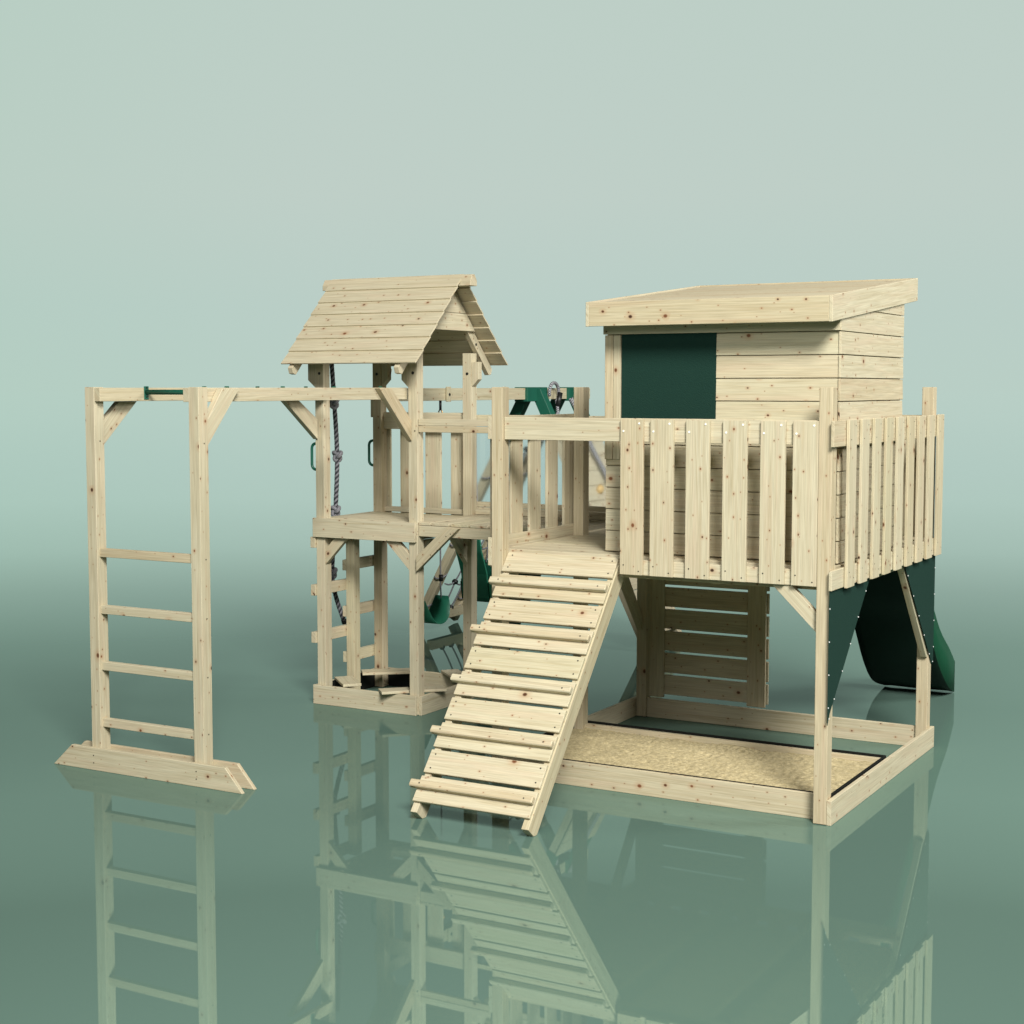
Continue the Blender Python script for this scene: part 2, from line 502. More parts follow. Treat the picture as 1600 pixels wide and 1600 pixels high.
# under-deck braces
b = B(); b.py([(-7.447, 1.135), (-7.447, 1.255), (-7.355, 1.356), (-7.235, 1.356)], 10.118, 10.162, (.7, 0, .7)); b.build('brace', tw)
b = B(); b.py([(-6.645, 1.135), (-6.645, 1.26), (-6.745, 1.356), (-6.865, 1.356)], 10.118, 10.162, (-.7, 0, .7)); b.build('brace', tw)
b = B(); b.px([(10.918, 1.11), (10.918, 1.25), (10.80, 1.36), (10.67, 1.36)], -6.64, -6.595, (0, -.7, .7)); b.build('brace', tw)
b = B(); b.px([(10.203, 1.11), (10.203, 1.25), (10.31, 1.36), (10.44, 1.36)], -6.64, -6.595, (0, .7, .7)); b.build('brace', tw)
# back railing
rl = one('railing', tw, -7.448, -6.642, 10.965, 11.0, 2.205, 2.345)
b = B(); b.box(-7.448, -6.642, 10.965, 11.0, 1.507, 1.55); b.build('bottom_rail', rl)
for x0 in (-7.587, -7.335, -7.084, -6.832):
    b = B(); b.box(x0, min(x0 + .154, -6.70), 11.042, 11.062, 1.39, 2.345); b.build('picket', rl)
# post side blocks below the roof
for (x0, x1, y0, flip) in ((-7.60, -7.532, 10.115, 1), (-6.705, -6.644, 10.115, 1), (-7.446, -7.385, 10.93, 0), (-6.558, -6.50, 10.93, 0)):
    b = B()
    if flip: b.py([(x0, 2.76), (x0, 2.612), (x1, 2.555), (x1, 2.76)], y0, y0 + .06, (0, 0, 1))
    else: b.py([(x1, 2.76), (x1, 2.62), (x0, 2.56), (x0, 2.76)], y0, y0 + .06, (0, 0, 1))
    b.build('roof_block', tw)
# grab handles
for Y in (10.15, 10.955):
    b = B()
    zc, hh, dp = 2.0, .105, .062
    path = [(-7.532, Y, zc - hh)]
    for k in range(5):
        a = k / 4 * math.pi / 2
        path.append((-7.532 - dp + .04 - .04 * math.sin(a), Y, zc - hh + .04 - .04 * math.cos(a)))
    for k in range(5):
        a = k / 4 * math.pi / 2
        path.append((-7.532 - dp + .04 - .04 * math.cos(a), Y, zc + hh - .04 + .04 * math.sin(a)))
    path.append((-7.532, Y, zc + hh))
    b.tube(path, .0115, GREEN_DARK, 10)
    for z in (zc - hh, zc + hh):
        b.box(-7.537, -7.531, Y - .016, Y + .016, z - .028, z + .028, 'z', GREEN_DARK)
    b.build('grab_handle', tw)
# roof
ye, ze, yr, zr = 9.862, 2.732, 10.555, 3.430
X0, X1 = -7.668, -6.405
def slope(sign, name):
    b = B()
    n_ = 7
    dy, dz = (yr - ye) / n_, (zr - ze) / n_
    nrm = Vector((0, -dz, dy)).normalized()
    for i in range(n_):
        y0, z0 = ye + dy * i, ze + dz * i
        y1, z1 = ye + dy * (i + 1) + dy * .07, ze + dz * (i + 1) + dz * .07
        o0, o1 = .0150, .0032
        th = .012
        poly = [(y0 + nrm.y * (o0 - th), z0 + nrm.z * (o0 - th)), (y0 + nrm.y * o0, z0 + nrm.z * o0),
                (y1 + nrm.y * o1, z1 + nrm.z * o1), (y1 + nrm.y * (o1 - th), z1 + nrm.z * (o1 - th))]
        if sign < 0: poly = [(2 * yr - y, z) for y, z in poly]
        b.px(poly, X0, X1, (1, 0, 0), bevel=.0015, tint=(random.random(), random.random() * .25, random.random() * .2, 1))
    return b.build(name, tw)
slope(1, 'roof_slope'); slope(-1, 'roof_slope')
b = B(); b.px([(yr - .05, zr - .045), (yr - .05, zr - .085), (yr + .05, zr - .085), (yr + .05, zr - .045), (yr + .018, zr + .004), (yr - .018, zr + .004)], -7.735, -6.315, (1, 0, 0)); b.build('ridge_beam', tw)
def rafter(x0, x1, sign):
    dv = Vector((0, yr - ye, zr - ze)).normalized(); nv = Vector((0, -dv.z, dv.y))
    s0, s1 = -.045, .90
    base = Vector((0, ye, ze))
    P = []
    for s_, off in ((s0 + .02, -.012), (s1, -.012), (s1, -.085), (s0 + .02, -.085), (s0, -.055)):
        q = base + dv * s_ + nv * off
        P.append((q.y if sign > 0 else 2 * yr - q.y, q.z))
    b = B(); b.px(P, x0, x1, (0, dv.y * sign, dv.z))
    if x0 > -7:
        q = base + dv * .30 + nv * -.06
        b.disc((x1, q.y if sign > 0 else 2 * yr - q.y, q.z), (1, 0, 0), .011, BLACK, .004)
    b.build('rafter', tw)
for x0 in (-7.60, -6.602):
    for sg in (1, -1): rafter(x0, x0 + .044, sg)
def gable(x0, x1):
    b = B()
    def half(z): return (zr - z) - .03
    for z0, z1 in ((3.005, 3.142), (3.145, 3.33)):
        b.px([(yr - half(z0), z0), (yr + half(z0), z0), (yr + half(z1), z1), (yr - half(z1), z1)], x0, x1, (0, 1, 0), tint=(.5, .2 if z1 > 3.2 else .05, .05 if z1 > 3.2 else .35, 1))
    b.build('gable_board', tw)
gable(-6.556, -6.536); gable(-7.622, -7.602)

# ================================================================== BRIDGE
br = thing('bridge', (-5.85, 10.55, 1.4), 'raised plank bridge with a single front handrail joining tower and stilt house', 'bridge')
one('deck_beam', br, -6.555, -5.14, 10.122, 10.167, 1.405, 1.488)
one('deck_beam', br, -6.555, -5.14, 10.955, 11.0, 1.405, 1.488)
b = B()
x = -6.60
for i in range(9):
    xa = -6.606 + i * .171
    b.box(max(xa, -6.556), min(xa + .153, -5.08), 10.122, 11.0, 1.491, 1.514, 'y')
b.build('deck', br)
one('handrail', br, -6.556, -5.105, 10.125, 10.155, 2.262, 2.312)
one('handrail', br, -6.556, -5.105, 10.125, 10.155, 2.210, 2.258)
one('back_rail', br, -6.555, -5.11, 10.97, 11.0, 1.517, 1.555)
b = B(); b.py([(-6.553, 1.134), (-6.553, 1.25), (-6.29, 1.484), (-6.17, 1.484)], 10.076, 10.120, (.75, 0, .7)); 
for p in ((-6.42, 1.27), (-6.36, 1.31), (-6.28, 1.42), (-6.24, 1.44)): b.disc((p[0], 10.076, p[1]), (0, -1, 0))
b.build('brace', br)
# back panel: picture frame with clear pane
fr = one('window_frame', br, -6.66, -5.12, 11.02, 11.05, 1.575, 1.617)
b = B(); b.box(-6.66, -6.613, 11.02, 11.05, 1.619, 2.33); b.box(-5.16, -5.12, 11.02, 11.05, 1.619, 2.33); b.box(-6.612, -5.162, 11.02, 11.05, 2.29, 2.33)
b.build('side_rail', fr)
b = B(); b.box(-6.612, -5.162, 11.032, 11.036, 1.618, 2.289, 'x', CLEAR, bevel=0); b.build('pane', fr)
one('back_board', br, -6.62, -5.12, 11.02, 11.045, 1.47, 1.572)

# ================================================================== STILT HOUSE
hs = thing('stilt_playhouse', (-3.95, 9.85, 0), 'large wooden playhouse on stilts with shed roof, picket balcony and green screen', 'playhouse')
HX0, HX1 = -5.072, -2.810
for (x0, x1, y0, y1) in ((-5.072, -4.992, 8.697, 8.785), (-2.892, -2.812, 8.697, 8.785), (-2.892, -2.812, 10.93, 11.015), (-5.072, -4.992, 10.93, 11.015), (-5.072, -4.994, 9.85, 9.94)):
    b = B(); b.box(x0, x1, y0, y1, .003, 2.556); b.build('post', hs)
# deck frame
one('deck_beam', hs, -4.156, -2.894, 8.722, 8.75, 1.398, 1.492)
one('deck_beam', hs, -4.990, -2.894, 8.792, 8.83, 1.37, 1.481)
one('deck_beam', hs, -4.990, -2.894, 10.985, 11.013, 1.36, 1.48)
for x in (-5.068, -4.30, -3.60, -2.86):
    one('joist', hs, x, x + .045, 8.832, 10.92, 1.36, 1.482)
b = B()
n_ = 14
for i in range(n_):
    y0 = 8.79 + i * (10.93 - 8.79) / n_
    b.box(-5.060, -2.83, y0 + .004, y0 + (10.93 - 8.79) / n_ - .004, 1.484, 1.507, 'x')
b.build('deck', hs)
# top rails of balcony
def front_fence():
    r = one('balcony_railing', hs, -4.990, -2.894, 8.722, 8.75, 2.221, 2.365)
    r['label'] = 'front balcony railing with six wide pickets'
    for x0 in (-4.156, -3.955, -3.720, -3.483, -3.247, -3.048):
        b = B(); x1 = x0 + .154
        b.box(x0, x1, 8.699, 8.720, 1.400, 2.360)
        b.disc((x0 + .128, 8.699, 2.335), (0, -1, 0), .0065, SCREW_GLINT, .003); b.disc((x0 + .022, 8.699, 2.287), (0, -1, 0), .0065, SCREW_GLINT, .003)
        b.disc((x0 + .128, 8.699, 1.425), (0, -1, 0)); b.disc((x0 + .025, 8.699, 1.460), (0, -1, 0))
        b.build('picket', r)
front_fence()
def right_fence():
    r = one('balcony_railing', hs, -2.808, -2.789, 8.66, 11.06, 2.213, 2.363)
    b = B(); b.box(-2.808, -2.789, 8.66, 11.06, 1.385, 1.50); b.build('bottom_rail', r)
    for k in range(9):
        y0 = 8.885 + k * .2545
        b = B(); b.box(-2.787, -2.768, y0, y0 + .142, 1.378, 2.366)
        for z in (1.43, 1.47, 2.25, 2.33): b.disc((-2.768, y0 + (.12 if z in (1.43, 2.33) else .035), z), (1, 0, 0), .0035)
        b.build('picket', r)
right_fence()
def left_fence():
    r = one('balcony_railing', hs, -5.102, -5.074, 8.699, 9.96, 2.221, 2.368)
    b = B(); b.box(-5.1015, -5.074, 8.699, 10.05, 1.402, 1.585, tint=(.5, .2, .2, 1)); b.build('bottom_rail', r)
    for k in range(5):
        y0 = 8.762 + k * .252
        b = B(); b.box(-5.122, -5.103, y0, y0 + .156, 1.385, 2.366); b.build('picket', r)
left_fence()
one('deck_beam', hs, -5.102, -5.074, 10.06, 11.01, 1.33, 1.482)
# back railing of balcony (seen edge on behind the cabin)
r = one('balcony_railing', hs, -4.99, -2.894, 10.99, 11.018, 2.22, 2.36)
for k in range(9):
    b = B(); x0 = -4.95 + k * .236; b.box(x0, x0 + .154, 11.02, 11.04, 1.40, 2.36); b.build('picket', r)
# braces under the deck
b = B(); b.py([(-2.895, 1.12), (-2.895, 1.235), (-3.058, 1.396), (-3.18, 1.396)], 8.735, 8.78, (-.7, 0, .7)); b.build('brace', hs)
b = B(); b.px([(10.99, .66), (10.90, .66), (10.25, 1.36), (10.40, 1.36)], -2.86, -2.816, (0, -.7, .7)); b.build('brace', hs)
b = B(); b.px([(10.925, .68), (10.925, .80), (10.50, 1.36), (10.37, 1.36)], -5.068, -5.024, (0, -.6, .7)); b.build('brace', hs)
# cabin -----------------------------------------------------------
CX0, CX1, CY0, CY1 = -4.372, -2.845, 8.930, 10.258
zf, zb = 2.945, 3.10
def roof_z(y): return zf + (y - CY0) * (.2 / 1.8) - .0
def rz(y, base): return base + (y - 8.73) * (.203 / 1.8)
zs = [1.51] + [2.881 - .1375 * k for k in range(9, -1, -1)]
def clap(b, x0, x1, y0, y1, z0, z1, axis, out):
    """one lapped board: bottom edge proud of the top edge"""
    g = .0055
    if axis == 'x':
        b.solid([(x0, y0 - .004, z0 + g), (x0, y0, z1), (x0, y0 + .012, z1), (x0, y0 + .012, z0 + g)],
                [(x1, y0 - .004, z0 + g), (x1, y0, z1), (x1, y0 + .012, z1), (x1, y0 + .012, z0 + g)], (1, 0, 0), bevel=.0015)
    else:
        s_ = out
        b.solid([(x0 + s_ * .004, y0, z0 + g), (x0, y0, z1), (x0 - s_ * .012, y0, z1), (x0 - s_ * .012, y0, z0 + g)],
                [(x0 + s_ * .004, y1, z0 + g), (x0, y1, z1), (x0 - s_ * .012, y1, z1), (x0 - s_ * .012, y1, z0 + g)], (0, 1, 0), bevel=.0015)
wf = B()
WX0, WX1 = -4.262, -3.628
WZ0 = 2.33
for i in range(len(zs) - 1):
    z0, z1 = zs[i], zs[i + 1]
    if z1 - z0 < .03: continue
    if z0 < WZ0 - .02:
        if z1 < 2.25:
            clap(wf, CX0, -4.262, CY0 + .012, 0, z0, z1, 'x', 1)
            clap(wf, -4.150, CX1, CY0 + .012, 0, z0, z1, 'x', 1)
        else: clap(wf, CX0, CX1, CY0 + .012, 0, z0, z1, 'x', 1)
    else:
        clap(wf, WX1, CX1, CY0 + .012, 0, z0, z1, 'x', 1)
wf.box(CX0, -4.262, CY0 + .026, CY0 + .04, 1.51, 2.90)
wf.box(-4.15, CX1 - .02, CY0 + .026, CY0 + .04, 1.51, 2.33)
wf.box(WX1, CX1 - .02, CY0 + .026, CY0 + .04, 2.333, 2.90)
wall = wf.build('front_wall', hs)
b = B(); b.box(CX0 - .012, CX1, CY0 - .012, CY0 + .022, 2.887, 2.955, tint=(.5, .3, .6, 1)); b.build('trim_board', wall)
b = B(); b.box(CX0, -4.318, CY0 - .01, CY0 + .012, 2.10, 2.882); b.box(-4.315, -4.266, CY0 - .006, CY0 + .012, 2.10, 2.882); b.build('trim_board', wall)
b = B(); b.box(-4.262, -3.626, CY0 + .006, CY0 + .014, 2.30, 2.895, 'z', CLOTH, bevel=0); o = b.build('window_screen', wall); o['label'] = 'dark green woven screen filling the window'
wr = B()
for i in range(len(zs) - 1):
    z0, z1 = zs[i], zs[i + 1]
    if z1 - z0 < .03: continue
    clap(wr, CX1, 0, CY0 + .0, CY1, z0, z1, 'y', 1)
for z0, z1 in ((2.881, 3.0185), (3.0185, 3.11)):
    g = .0055
    def ty(z): return max(CY0, CY0 + (z - 2.925) / (.2 / 1.8))
    p = [(CY0 if z0 < 2.9 else ty(z0 + .01), z0 + g), (CY1, z0 + g), (CY1, min(z1, 2.925 + (CY1 - CY0) * .111))]
    if z0 < 2.9: p = [(CY0, z0 + g), (CY1, z0 + g), (CY1, z1), (CY0, z1)]
    else: p = [(CY0, z0 + g), (CY1, z0 + g), (CY1, rz(CY1, 3.05)), (CY0, rz(CY0, 3.05))]
    wr.solid([(CX1 + .002, y, z) for y, z in p], [(CX1 - .012, y, z) for y, z in p], (0, 1, 0), bevel=.001)
wr.px([(CY0 + .045, 1.51), (CY1 - .003, 1.51), (CY1 - .003, rz(CY1, 3.048)), (CY0 + .045, rz(CY0 + .045, 3.048))], CX1 - .030, CX1 - .016, (0, 1, 0))
wr.build('side_wall', hs)
wl_ = B(); wl_.box(CX0, CX0 + .02, CY0 + .045, CY1, 1.51, 2.90, 'y'); wl_.build('side_wall', hs)
wb_ = B(); wb_.box(CX0 + .022, CX1 - .035, CY1 - .02, CY1, 1.51, 3.05, 'x'); wb_.build('back_wall', hs)
# shed roof
RY0, RY1, RX0, RX1 = 8.73, 10.535, -4.392, -2.832
def rz(y, base): return base + (y - RY0) * (.203 / 1.8)
rd = B()
nb = 12
for i in range(nb):
    y0 = RY0 + .03 + i * (RY1 - RY0 - .06) / nb; y1 = y0 + (RY1 - RY0 - .06) / nb - .002
    rd.px([(y0, rz(y0, 3.055)), (y1, rz(y1, 3.055)), (y1, rz(y1, 3.073)), (y0, rz(y0, 3.073))], RX0 + .022, RX1 - .022, (1, 0, 0), bevel=.001)
roofo = rd.build('shed_roof', hs)
b = B(); b.px([(RY0, 2.932), (RY0 + .022, 2.932), (RY0 + .022, 3.082), (RY0, 3.080)], RX0, RX1 - .0225, (1, 0, 0)); b.build('fascia', roofo)
b = B(); b.px([(RY1 - .022, 3.135), (RY1, 3.137), (RY1, 3.285), (RY1 - .022, 3.283)], RX0, RX1 - .0225, (1, 0, 0)); b.build('fascia', roofo)
for x0 in (RX0 - .0225, RX1 - .022):
    b = B(); b.px([(RY0 - .0, 2.930), (RY1 + .002, rz(RY1, 2.930)), (RY1 + .002, rz(RY1, 3.082)), (RY0 - .0, 3.082)], x0, x0 + .022, (0, 1, .11), tint=(.6, .02, .1, 1)); b.build('fascia', roofo)
# lower slatted wall under the deck
lw = one('slat_wall', hs, -5.03, -4.872, 11.0, 11.02, .155, 1.355)
lw['label'] = 'slatted wood wall under the deck'
b = B(); b.box(-4.19, -4.045, 11.0, 11.02, .155, 1.355); b.build('board', lw)
for k in range(8):
    zt = .157 + k * .1718 - .002
    if k == 0: continue
    z0 = .157 + (k - 1) * .1718 + .019
    b = B(); b.box(-4.99, -4.030, 11.022, 11.042, z0, z0 + .153); b.build('slat', lw)
# triangular curtains
def curtain(pts, x, lab):
    b = B()
    b.px(pts, x, x + .003, (0, 0, 1), CLOTH, bevel=0)
    n_ = len(pts)
    for i in range(n_):
        (y0, z0), (y1, z1) = pts[i], pts[(i + 1) % n_]
        L = math.hypot(y1 - y0, z1 - z0); k = max(1, int(L / .19))
        for j in range(k):
            t = (j + .5) / k
            cy, cz = sum(p[0] for p in pts) / n_, sum(p[1] for p in pts) / n_
            y, z = y0 + (y1 - y0) * t, z0 + (z1 - z0) * t
            y += (cy - y) * .025; z += (cz - z) * .015
            if z < 1.33: b.disc((x + .003, y, z), (1, 0, 0), .004, SCREW_GLINT, .003)
    o = b.build('curtain', hs); o['label'] = lab
curtain([(8.665, 1.383), (9.46, 1.383), (8.70, .66), (8.665, .60)], -2.805, 'green triangular curtain hanging by the front post')
curtain([(10.235, 1.383), (11.03, 1.383), (11.03, .62), (11.0, .60)], -2.805, 'green triangular curtain hanging by the back post')
curtain([(8.79, 1.36), (9.46, 1.36), (8.79, .66)], -5.076, 'green triangular curtain on the ramp side')

# ================================================================== SAND PIT under the house
sp_ = thing('sandpit_frame', (-3.95, 9.85, 0), 'low wooden sandpit frame of boards on the floor beneath the stilt house', 'sandpit')
one('edge_board', sp_, -5.12, -2.894, 8.788, 8.816, .0, .155)
one('edge_board', sp_, -2.811, -2.783, 8.699, 11.03, .0, .148)
one('edge_board', sp_, -4.99, -2.893, 10.955, 10.983, .0, .150)
one('edge_board', sp_, -5.105, -5.075, 8.82, 11.03, .0, .145)
one('divider_board', sp_, -5.072, -2.84, 9.900, 9.935, .0, .142)
b = B()
for x0, x1, y0, y1 in ((-5.07, -2.818, 8.817, 8.829), (-5.07, -2.818, 9.936, 9.947), (-2.830, -2.818, 8.83, 9.935), (-5.072, -5.06, 8.83, 9.935)):
    b.box(x0, x1, y0, y1, .06, .158, 'x', LINER_SHADE, bevel=0)
b.build('liner_edge', sp_)
# sand surface
import mathutils.noise as mn
sb = bmesh.new()
nx, ny = 400, 190
sx0, sx1, sy0, sy1 = -5.058, -2.832, 8.831, 9.899
uvl = sb.loops.layers.uv.new('UVMap')
grid = []
for j in range(ny + 1):
    row = []
    for i in range(nx + 1):
        x = sx0 + (sx1 - sx0) * i / nx; y = sy0 + (sy1 - sy0) * j / ny
        wv = mn.noise(Vector((x * 2.0, y * 2.4, 0))) * .9
        rip = math.sin((y * 1.0 + x * .35 + wv * .16) * 75) *   .0045 * (.5 + .9 * mn.noise(Vector((x * 5, y * 6, 7))))
        z = .104 + rip + .012 * mn.noise(Vector((x * 4, y * 9, 3))) + .016 * (.5 - abs(mn.noise(Vector((x * 15 + wv * 2, y * 42, 5))))) + .006 * mn.noise(Vector((x * 30, y * 60, 9)))
        row.append(sb.verts.new((x, y, z)))
    grid.append(row)
for j in range(ny):
    for i in range(nx):
        f = sb.faces.new((grid[j][i], grid[j][i + 1], grid[j + 1][i + 1], grid[j + 1][i])); f.smooth = True
rim = [sb.verts.new((v.co.x, v.co.y, .012)) for v in (grid[0][0], grid[0][-1], grid[-1][-1], grid[-1][0])]
sb.faces.new(rim)
me = bpy.data.meshes.new('sand'); sb.to_mesh(me); sb.free(); me.materials.append(SAND)
so = bpy.data.objects.new('sand', me); COL.objects.link(so)
tag(so, 'rippled yellow play sand filling the front half of the sandpit', 'sand', kind='stuff')

# ================================================================== RAMP
rp = thing('ramp', (-4.65, 8.1, 0), 'steep wooden climbing ramp with cleats leaning against the stilt house', 'ramp')
dv = Vector((0, -.2335, -.2775)).normalized(); nv = Vector((0, dv.z, -dv.y))
P0 = Vector((0, 8.775, 1.494))
def rpt(s_, o_):
    q = P0 + dv * s_ + nv * o_
    return (q.y, q.z)
RXL, RXR = -4.990, -4.192
th = .022
for x0, x1 in ((-4.988, -4.943), (-4.238, -4.190)):
    b = B()
    # foot: perpendicular cut then flat on the floor
    sE = 1.862
    yA, zA = rpt(sE, -th - .001)
    poly = [rpt(-.02, -th - .001), (yA, zA)]
    k = zA / (-nv.z) if nv.z < 0 else zA / nv.z
    yB, zB = rpt(sE, -th - .001 - k * 1.0)
    lowlen = .115
    yl, zl = rpt(0, -th - lowlen)
    t_ = zl / .2775 * .2335
    yF = yl - t_ * 1.0
    if k < lowlen: poly += [(yB, max(zB, 0)), (yF, 0)]
    poly += [rpt(.0, -th - lowlen)]
    b.px(poly, x0, x1, dv)
    b.build('side_rail', rp)
def tread(s0, s1, off=0.0, t=th, xl=RXL, xr=RXR - .006, name='tread', screws=True):
    b = B()
    a = [rpt(s0, off - t), rpt(s1, off - t), rpt(s1, off), rpt(s0, off)]
    b.px(a, xl, xr, (1, 0, 0), bevel=.003)
    if screws:
        for x in (xl + .04, xr - .035):
            for s_ in (s0 + .03, s1 - .03):
                y, z = rpt(s_, off); b.disc((x, y, z), nv, .0052)
    return b.build(name, rp)
for k in range(5):
    s = k * .3640
    tread(s, s + .153)
    tr = tread(s + .177, s + .344, screws=False)
    b = B(); a = [rpt(s + .222, .001), rpt(s + .268, .001), rpt(s + .268, .040), rpt(s + .222, .040)]
    b.px(a, RXL - .040, RXR - .004, (1, 0, 0), bevel=.006)
    for x in (RXL + .03, RXR - .06): y, z = rpt(s + .245, .040); b.disc((x, y, z), nv, .005)
    b.build('cleat', tr)
    
# ================================================================== SLIDES
def slide(name, xc, w, prof, label, hgt=.13):
    o_ = thing(name, (xc, prof[0][0], 0), label, 'slide')
    bm_ = B(); bm_.mats = [GREEN]
    # cross-section points (x, z offset), outer skirt then inner bed
    hw = w / 2
    sec = [(-hw - .035, -.10), (-hw - .035, hgt), (-hw - .005, hgt + .012), (-hw + .02, hgt), (-hw + .05, .03), (-hw + .10, 0), (hw - .10, 0), (hw - .05, .03), (hw - .02, hgt), (hw + .005, hgt + .012), (hw + .035, hgt), (hw + .035, -.10), (hw - .02, -.095), (0, -.10), (-hw + .02, -.095)]
    rings = []
    for (y, z, flare) in prof:
        rings.append([bm_.bm.verts.new((xc + px_ * (1 + flare * .12), y, max(z + (pz * (1 + flare * .7) if pz > .05 else pz), .004))) for px_, pz in sec])
    fs = []
    n_ = len(sec)
    for i in range(len(rings) - 1):
        for k in range(n_):
            fs.append(bm_.bm.faces.new((rings[i][k], rings[i + 1][k], rings[i + 1][(k + 1) % n_], rings[i][(k + 1) % n_])))
    fs.append(bm_.bm.faces.new(rings[0])); fs.append(bm_.bm.faces.new(list(reversed(rings[-1]))))
    bmesh.ops.recalc_face_normals(bm_.bm, faces=fs)
    bm_.mats.append(GREEN_SHADED)
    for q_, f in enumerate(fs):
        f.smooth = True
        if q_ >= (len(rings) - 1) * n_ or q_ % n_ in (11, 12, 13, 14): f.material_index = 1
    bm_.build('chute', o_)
    for sx in (-1, 1):
        b = B(); b.tube([(xc + sx * (hw - .02), prof[0][0] + .06, 1.62), (xc + sx * (hw - .02), prof[0][0] + .06, 1.9), (xc + sx * (hw - .02), prof[0][0] - .02, 2.0)], .014, GREEN, 8)
        b.build('hand_grip', o_)
    return o_
def lerp_prof(pts, n=24):
    out = []
    for i in range(n + 1):
        t = i / n * (len(pts) - 1); k = min(int(t), len(pts) - 2); f = t - k
        p0 = pts[max(k - 1, 0)]; p1 = pts[k]; p2 = pts[k + 1]; p3 = pts[min(k + 2, len(pts) - 1)]
        out.append(tuple(.5 * ((2 * b_) + (-a_ + c_) * f + (2 * a_ - 5 * b_ + 4 * c_ - d_) * f * f + (-a_ + 3 * b_ - 3 * c_ + d_) * f ** 3) for a_, b_, c_, d_ in zip(p0, p1, p2, p3)))
    return out
slide('slide', -3.44, .50, lerp_prof([(11.06, 1.50, 0), (11.35, 1.46, 0), (11.75, 1.06, .3), (12.15, .80, .5), (12.5, .42, .8), (12.8, .20, 1), (13.1, .105, .3)]), 'dark green plastic wave slide coming down behind the stilt house')

# ================================================================== SWING FRAME
sw = thing('swing_frame', (-7.5, 13.0, 0), 'wooden swing frame with long beam, green metal brackets and climbing side, behind the towers', 'swing frame')
one('beam', sw, -7.546, -7.456, 11.012, 14.86, 2.435, 2.547)
one('support_block', sw, -7.628, -7.549, 11.03, 11.09, 2.30, 2.465)
Y1_, Y2_ = 13.68, 14.42
for Y in (Y1_, Y2_):
    b = B(); b.box(-7.575, -7.427, Y - (.24 if Y < 14 else .10), Y + .17, 2.415, 2.556, 'y', GREEN_DARK); b.build('bracket', sw)
    for sx, half in ((-1, 1.40), (1, 1.27)):
        top = Vector((-7.5 + sx * .065, Y, 2.50)); bot = Vector((-7.5 + sx * half, Y, .035))
        lg = bar('leg', sw, top, bot, .09, .085, (0, 1, 0))
        b = B(); d_ = (bot - top).normalized()
        b.beam(top + d_ * -.02, top + d_ * .42, .108, .10, (0, 1, 0), GREEN_DARK)
        b.build('bracket_sleeve', lg)
one('foot_beam', sw, -8.80, -8.73, Y1_ + .05, Y2_ - .05, .10, .20)
one('foot_beam', sw, -6.36, -6.30, Y1_ + .05, Y2_ - .05, .10, .19)
for Y in (11.99, 13.0):
    b = B(); b.box(-7.43 - .023, -7.43, Y - .03, Y + .03, 2.425, 2.56, 'z'); b.disc((-7.43, Y, 2.49), (1, 0, 0), .013, BLACK, .005)
    b.build('hanger_block', sw)
# climbing wall: planks on the right hand legs
cw = B()
dcl = Vector((1.27 - .065, 0, -2.465)).normalized(); ncl = Vector((-dcl.z, 0, dcl.x))
n_ = 16
L = 2.55
for i in range(n_):
    a0 = Vector((-7.435, 0, 2.50)) + ncl * .05 + dcl * (.42 + i * L / n_); a1 = a0 + dcl * (L / n_ - .005)
    p = [a0, a1, a1 + ncl * .02, a0 + ncl * .02]
    if min(q.z for q in p) < .01: break
    cw.solid([(q.x, Y1_ - .06, q.z) for q in p], [(q.x, Y2_ + .06, q.z) for q in p], (0, 1, 0), bevel=.001, tint=(.5, .05, 0, 1))
cwo = cw.build('climbing_wall', sw)
for (t_, Y, ) in ((1.11, 13.92), (1.75, 14.1), (2.1, 14.3)):
    q = Vector((-7.435, Y, 2.50)) + ncl * .09 + dcl * t_
    me = bpy.data.meshes.new('climbing_hold'); bb = bmesh.new(); bmesh.ops.create_icosphere(bb, subdivisions=2, radius=.05)
    for v in bb.verts: v.co *= 1 + .18 * mn.noise(v.co * 25 + Vector((t_, 0, 0))); v.co.x *= .7
    for f in bb.faces: f.smooth = True
    bb.to_mesh(me); bb.free(); me.materials.append(YELLOW)
    o = bpy.data.objects.new('climbing_hold', me); COL.objects.link(o); o.parent = cwo
    o.location = q - cwo.location - sw.location
# climbing net on the left hand legs
net = B()
dl = Vector((-1.335, 0, -2.465)).normalized()
def npnt(t_, Y): return Vector((-7.565, Y, 2.50)) + dl * t_ + Vector((0, 0, -.10))
def sag(p0, p1, s_=.05, n=8): return [Vector(p0).lerp(Vector(p1), i / n) - Vector((0, 0, s_ * 4 * (i / n) * (1 - i / n))) for i in range(n + 1)]
ts = (.55, .95, 1.35, 1.75, 2.15, 2.5)
yv = [Y1_ + .08, Y1_ + .28, Y2_ - .28, Y2_ - .08]
for t_ in ts:
    for i in range(3): net.tube(sag(npnt(t_, yv[i]), npnt(t_ + (.05 if i == 1 else 0), yv[i + 1]), .02), .009, ROPE, 6)
    for i, Y in enumerate((Y1_, Y2_)):
        c = npnt(t_, Y) + Vector((0, 0, .10))
        net.tube([c + Vector((.06 * math.cos(a), (.075) * math.sin(a), .03 * math.sin(a))) for a in [k * math.pi / 6 for k in range(12)]], .008, ROPE, 6, True)
for i in (1, 2):
    for a_, b_ in zip(ts[:-1], ts[1:]): net.tube(sag(npnt(a_, yv[i]), npnt(b_, yv[i]), .02), .009, ROPE, 6)
net = net.build('climbing_net', sw)
for t_ in ts:
    for i in (1, 2):
        b = B(); c = npnt(t_, yv[i])
        for ax in (Vector((1, 0, 0)), Vector((0, 1, 0)), Vector((0, 0, 1))): b.tube([c - ax * .028, c + ax * .028], .018, BLACK, 8)
        b.build('rope_connector', net)

